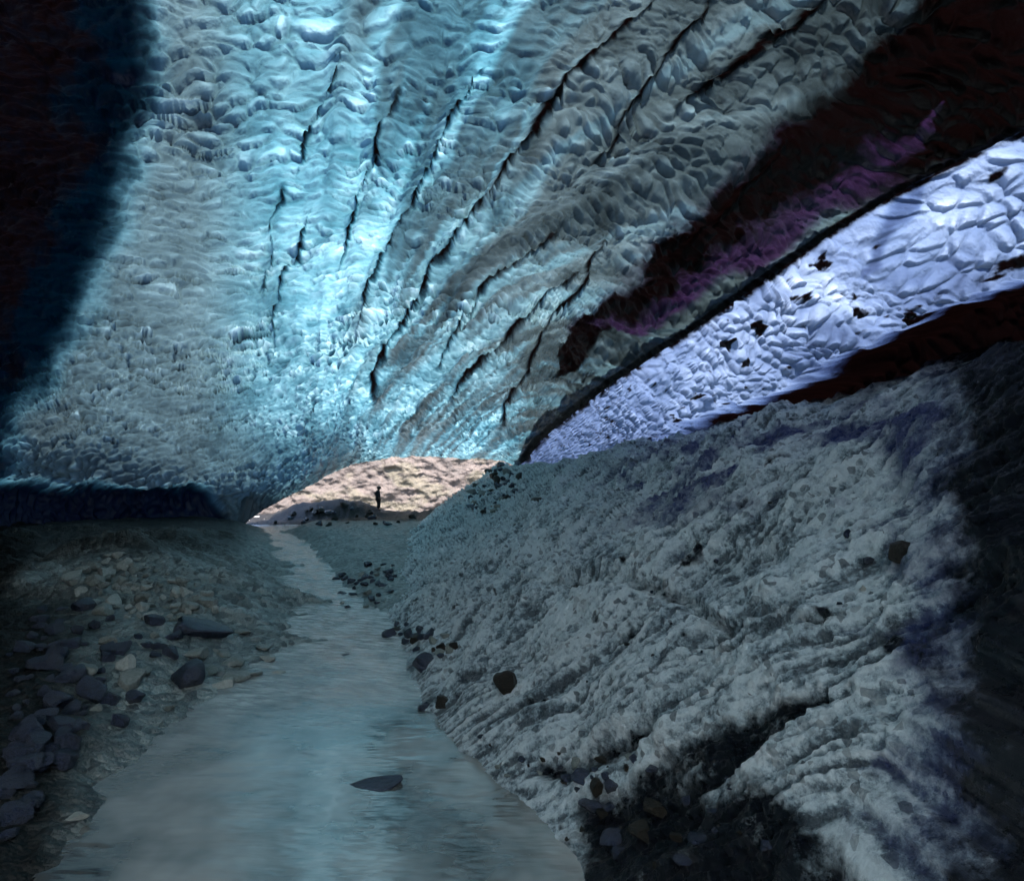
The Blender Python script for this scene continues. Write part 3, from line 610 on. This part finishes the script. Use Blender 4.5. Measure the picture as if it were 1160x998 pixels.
def build_rocks():
    def inpoly(x, y, P):
        c = False
        for (x0, y0), (x1, y1) in zip(P, P[1:] + P[:1]):
            if (y0 > y) != (y1 > y) and x < (x1 - x0) * (y - y0) / (y1 - y0) + x0: c = not c
        return c
    def scatter(P, n, dmin, wfun, mfun, label, group, **kw):
        xs = [p[0] for p in P]; ys = [p[1] for p in P]; got = []
        for _ in range(n * 60):
            if len(got) >= n: break
            x, y = random.uniform(min(xs), max(xs)), random.uniform(min(ys), max(ys))
            if not inpoly(x, y, P) or any((x - a) ** 2 + ((y - b) * 1.7) ** 2 < dmin ** 2 for a, b in got): continue
            got.append((x, y))
        for x, y in sorted(got, key=lambda q: q[1]): rock(x, y, wfun(x, y), mfun(x, y), label, group, **kw)
    # single rocks the photo lets one point at
    slab = rock(402, 903, 84, 1, 'flat dark slab rising out of the still water, nearest the camera', flat=.17, var=2, rot=.1, sink=.62); slab.scale = (slab.scale[0] * 1.05, slab.scale[1] * .62, slab.scale[2] * 1.2)
    rock(188, 806, 20, 0, 'small lone rock in the still water off the left bank', flat=.5, var=1)
    rock(148, 797, 30, 1, 'dark oval rock at the water edge on the left bank', flat=.8, var=3)
    rock(132, 825, 26, 1, 'dark pointed rock in the shallows below the left bank', flat=.9, var=4)
    rock(203, 775, 46, 1, 'large dark round boulder at the end of the left bank', flat=.85, var=5)
    rock(215, 722, 70, 1, 'long low black boulder below the pale stone heap', flat=.42, var=0, rot=.1)
    rock(85, 930, 24, 2, 'pale flat pebble alone in the dark shallows at lower left', flat=.4, var=0)
    rock(200, 690, 20, 2, 'pale rounded stone at the right foot of the heap', flat=.8, var=2)
    rock(139, 760, 30, 2, 'pale stone on top of the dark left bank boulders', flat=.75, var=1)
    rock(575, 788, 36, 3, 'brown black boulder alone on the lower slope', on='slope', flat=.85, var=1, sink=.15)
    rock(1025, 634, 37, 3, 'large black boulder high on the right of the slope', on='slope', flat=.9, var=2, sink=.1)
    rock(986, 638, 16, 1, 'small dark stone just left of the large slope boulder', on='slope', flat=.8, var=3)
    rock(963, 612, 12, 1, 'smallest dark stone set up and left of the large slope boulder', on='slope', flat=.9, var=4)
    rock(502, 802, 26, 3, 'reddish dark stone at the foot of the slope beside the water', on='slope', flat=.6, var=5)
    rock(478, 806, 20, 1, 'blue black stone half in the water at the slope foot', flat=.7, var=1)
    rock(392, 752 - 9, 11, 1, 'tiny dark stone breaking the surface in mid stream', flat=.4, var=2)
    rock(478, 762, 34, 1, 'dark wet boulder leaning on the slope foot above the water', on='slope', flat=.9, var=3)
    rock(440, 722, 22, 1, 'dark boulder at the bend where the stream meets the slope', on='slope', flat=.7, var=4)
    rock(563, 547, 13, 3, 'reddish dark boulder topping the slope under the ceiling corner', on='slope', flat=.8, var=1, ymin=30)
    rock(610, 578, 22, 3, 'flat dark rock on the upper slope below the wall tip', on='slope', flat=.5, var=2, ymin=20)
    # heaps and banks
    heap = [(80,650),(130,628),(165,640),(225,665),(250,690),(215,705),(150,705),(110,690),(70,680)]
    scatter(heap, 88, 8, lambda x, y: random.choice([7, 9, 11, 14, 18, 24]), lambda x, y: random.choice([0, 0, 2, 2, 0]), 'grey stone in the pale heap on the left bank', 'stones of the left heap')
    bank = [(0,700),(60,690),(160,700),(225,722),(180,770),(120,800),(60,880),(0,960)]
    scatter(bank, 85, 13, lambda x, y: random.choice([9, 12, 15, 20, 26, 34]) * (1 + (y - 700) / 450), lambda x, y: random.choice([1, 1, 1, 0]) if x > 90 else 1, 'rounded wet stone on the dark lower left bank', 'stones of the dark left bank')
    bars = [(240,700),(300,735),(318,770),(250,790),(200,775)]
    scatter(bars, 12, 17, lambda x, y: random.uniform(16, 40), lambda x, y: random.choice([0, 0, 2]), 'low grey stone awash in the shallows right of the left bank', 'stones awash in the shallows', flat=.32)
    foot = [(380,655),(420,640),(455,640),(440,680),(415,695),(385,690)]
    scatter(foot, 34, 6, lambda x, y: random.uniform(6, 13), lambda x, y: random.choice([0, 1, 1]), 'small stone in the gravel patch at the inner slope foot', 'stones at the inner slope foot')
    edge = [(432,700),(470,712),(520,730),(505,748),(478,752),(455,728)]
    scatter(edge, 20, 7, lambda x, y: random.uniform(8, 17), lambda x, y: random.choice([1, 1, 0, 3]), 'dark stone in the ragged row along the slope foot', 'stones along the slope foot', on='slope')
    crest = [(300,590),(335,578),(390,573),(420,577),(470,587),(490,592),(440,600),(350,602)]
    scatter(crest, 28, 5, lambda x, y: random.uniform(5, 12), lambda x, y: random.choice([1, 3, 3]), 'dark stone bedded in the gravel mound before the far mouth', 'stones of the gravel mound', ymin=38)
    low_ = [(540,835),(600,858),(700,860),(740,850),(700,905),(640,900),(570,880)]
    scatter(low_, 24, 13, lambda x, y: random.choice([7, 9, 12, 16, 28]), lambda x, y: random.choice([1, 1, 0, 3]), 'dark wet stone at the near lower edge of the slope', 'stones at the near slope edge', on='slope', flat=.55, sink=.5)
    holl = [(640,880),(720,880),(800,870),(880,900),(880,985),(720,990),(640,960)]
    scatter(holl, 26, 16, lambda x, y: random.choice([10, 14, 20, 34]), lambda x, y: random.choice([1, 1, 3]), 'dark stone in the black hollow at the near foot of the slope', 'stones in the near hollow', on='slope', flat=.5, sink=.45)
    spread = [(640,640),(900,560),(1000,640),(960,760),(760,800),(620,760)]
    scatter(spread, 14, 24, lambda x, y: random.uniform(4, 10), lambda x, y: random.choice([1, 1, 3, 2]), 'small stone frozen into the open slope', 'small stones on the slope', on='slope', flat=.7, sink=.4)
    topr = [(522,548),(570,527),(596,540),(590,560),(560,585),(535,582)]
    scatter(topr, 42, 6, lambda x, y: random.uniform(6, 14), lambda x, y: random.choice([1, 1, 3, 0]), 'dark stone strewn on the slope crest by the far mouth', 'stones on the slope crest', on='slope', ymin=22)

# ------------------------------------------------------------------ the person
def skin_obj(name, joints, edges, mat, parent=None, lv=2):
    me = bpy.data.meshes.new(name); me.from_pydata([j[:3] for j in joints], edges, [])
    o = bpy.data.objects.new(name, me); COL.objects.link(o)
    s = o.modifiers.new('skin', 'SKIN'); me.skin_vertices or None
    if not me.skin_vertices:
        bpy.context.view_layer.objects.active = o
    lay = me.skin_vertices[0].data if me.skin_vertices else None
    for i, j in enumerate(joints):
        if lay: lay[i].radius = (j[3], j[4] if len(j) > 4 else j[3]); lay[i].use_root = (i == 0)
    s.use_smooth_shade = True
    u = o.modifiers.new('sub', 'SUBSURF'); u.levels = lv; u.render_levels = lv
    me.materials.append(mat)
    if parent: o.parent = parent
    return o
def uv_blob(name, c, r, mat, parent, cut=None):
    bm = bmesh.new(); bmesh.ops.create_uvsphere(bm, u_segments=20, v_segments=14, radius=1)
    for v in bm.verts: v.co = (c[0] + v.co.x * r[0], c[1] + v.co.y * r[1], c[2] + max(v.co.z, cut if cut is not None else -1) * r[2])
    me = bpy.data.meshes.new(name); bm.to_mesh(me); bm.free()
    for p in me.polygons: p.use_smooth = True
    me.materials.append(mat); o = bpy.data.objects.new(name, me); COL.objects.link(o); o.parent = parent; return o
def build_person():
    skin = plain('skin', (.22, .13, .09), .5); coat = plain('dark_coat', (.012, .011, .014)); trou = plain('dark_trousers', (.010, .010, .012)); hat = plain('dark_helmet', (.012, .008, .008), .4); boot = plain('boot_leather', (.008, .007, .007), .5)  # near-black clothes put the shade of the unlit silhouette into colour
    y = 49.0; x = (428.5 - CX) / F * y; z = float(ground_h(np.array([x]), np.array([y]))[0])
    root = bpy.data.objects.new('person', None); COL.objects.link(root); root.location = (x, y, z - .03); root.scale = (1.2, 1.15, 1.06)
    tag(root, 'person in dark coat and trousers standing side-on atop the gravel mound', 'person')
    # facing +X (to the right of the photo), head a little bowed; left and right limbs at +-Y
    J = [(0,0,.95,.13,.15), (.0,0,1.12,.12,.15), (-.03,0,1.33,.13,.18), (-.01,0,1.47,.06,.07), (.03,0,1.57,.085,.075), (.05,0,1.66,.10,.08), (.04,0,1.73,.07,.06),
         (-.02,.19,1.41,.055), (-.05,.24,1.13,.045), (.06,.24,.92,.035), (.09,.24,.84,.03),
         (-.02,-.19,1.41,.055), (-.06,-.23,1.14,.045), (.08,-.22,.96,.035), (.12,-.21,.88,.03),
         (0,.09,.88,.095), (.02,.10,.50,.062), (-.03,.10,.10,.045), (.12,.11,.04,.04),
         (0,-.09,.88,.095), (.05,-.10,.50,.062), (.02,-.10,.10,.045), (.17,-.11,.04,.04), (.14,0,1.61,.018)]
    E = [(0,1),(1,2),(2,3),(3,4),(4,5),(5,6),(2,7),(7,8),(8,9),(9,10),(2,11),(11,12),(12,13),(13,14),(0,15),(15,16),(16,17),(17,18),(0,19),(19,20),(20,21),(21,22),(4,23)]
    skin_obj('body', J, E, skin, root)
    skin_obj('coat', [(-.01,0,.84,.19,.23),(-.01,0,1.0,.18,.22),(-.04,0,1.2,.17,.22),(-.05,0,1.36,.16,.20),(-.03,0,1.47,.10,.11),
        (-.03,.21,1.41,.085),(-.06,.26,1.13,.075),(.04,.255,.96,.06),(-.03,-.21,1.41,.085),(-.07,-.25,1.14,.075),(.05,-.24,.99,.06)],
        [(0,1),(1,2),(2,3),(3,4),(3,5),(5,6),(6,7),(3,8),(8,9),(9,10)], coat, root)
    skin_obj('trousers', [(0,0,.90,.15,.17),(0,.095,.78,.15),(.02,.10,.50,.125),(-.03,.10,.14,.10),(0,-.095,.78,.15),(.06,-.10,.50,.125),(.06,-.10,.14,.10)],
        [(0,1),(1,2),(2,3),(0,4),(4,5),(5,6)], trou, root)
    uv_blob('helmet', (.045,0,1.67), (.15,.13,.14), hat, root, -.55)
    skin_obj('rucksack', [(-.13,0,1.08,.07,.13),(-.15,0,1.24,.08,.14),(-.13,0,1.36,.06,.11)], [(0,1),(1,2)], coat, root, 2)
    for s, dx in ((1, 0), (-1, .05)):
        skin_obj('boot', [(-.05 + dx, .105 * s, .05, .055), (.04 + dx, .105 * s, .05, .055), (.13 + dx, .11 * s, .04, .045), (-.03 + dx, .10 * s, .17, .06)], [(0,1),(1,2),(0,3)], boot, root)

# ------------------------------------------------------------------ build
build_ceiling(); build_wall(); build_slope(); build_ground(); build_water(); build_back(); build_rocks(); build_person()

# the rest of the cavern, behind and beside the viewer: massive dark ice
m, k = new_mat('deep_ice')
p = k.N('ShaderNodeBsdfPrincipled'); k.L(k.mix(k.noise(.5, 5), (.10, .13, .16), (.22, .27, .32)), p.inputs['Base Color']); p.inputs['Roughness'].default_value = .5
k.L(k.bump(k.noise(2, 6), 1, .3), p.inputs['Normal']); k.L(p.outputs[0], k.out.inputs['Surface'])
vs = np.linspace(0, 1, 30); th = np.linspace(math.radians(150), math.radians(390), 80)
V, T = np.meshgrid(vs, th, indexing='ij')
R = 24 + 2 * np.sin(T * 7) ; Pp = np.stack([R * .95 * np.cos(T), R * np.sin(T) + 4, -2 + V * 16], -1)
pp = Pp.reshape(-1, 3); pp[:, 0] *= 1 + fbm(pp * .2, 3, 7) * .1
tag(grid_mesh('deep_ice_wall', Pp, m), 'dark massive ice closing the cavern behind the viewer', 'ice wall')

# ------------------------------------------------------------------ light and camera
SUN_EL, SUN_AZ = math.radians(60), math.radians(24)     # the sun stands high behind the viewer, a little to the right
w = bpy.data.worlds.new('World'); SC.world = w; w.use_nodes = True; nt = w.node_tree
bg = nt.nodes['Background']; sky = nt.nodes.new('ShaderNodeTexSky'); sky.sky_type = 'NISHITA'; sky.sun_disc = False
sky.sun_elevation = SUN_EL
bg.inputs['Strength'].default_value = .15; nt.links.new(sky.outputs[0], bg.inputs[0])
sd = bpy.data.lights.new('Sun', 'SUN'); sd.energy = 5.0; sd.angle = math.radians(.5); sd.color = (1, .93, .84)
so = bpy.data.objects.new('Sun', sd); COL.objects.link(so)
from mathutils import Vector
src = Vector((math.sin(SUN_AZ) * math.cos(SUN_EL), -math.cos(SUN_AZ) * math.cos(SUN_EL), math.sin(SUN_EL)))   # direction towards the sun
so.rotation_euler = src.to_track_quat('Z', 'Y').to_euler(); so.location = src * 60
sky.sun_rotation = math.atan2(src.x, src.y)

cd = bpy.data.cameras.new('Camera'); co = bpy.data.objects.new('Camera', cd); COL.objects.link(co); SC.camera = co
cd.sensor_width = 36; cd.lens = F / 1160 * 36; cd.shift_y = (HY - 499) / 1160.0; cd.clip_end = 1000; cd.clip_start = .05
co.location = (0, 0, CH); co.rotation_euler = (math.radians(90), 0, 0)
SC.view_settings.view_transform = 'Standard'; SC.view_settings.look = 'None'; SC.view_settings.exposure = 2.6; SC.view_settings.gamma = 1
c = SC.cycles; SC.render.engine = 'CYCLES'; c.use_denoising = True; c.denoiser = 'OPENIMAGEDENOISE'; c.denoising_input_passes = 'RGB_ALBEDO_NORMAL'
c.max_bounces = 6; c.diffuse_bounces = 4; c.glossy_bounces = 3; c.transmission_bounces = 3; c.sample_clamp_indirect = 6; c.caustics_reflective = False; c.caustics_refractive = False
c.use_adaptive_sampling = True; c.adaptive_threshold = .02
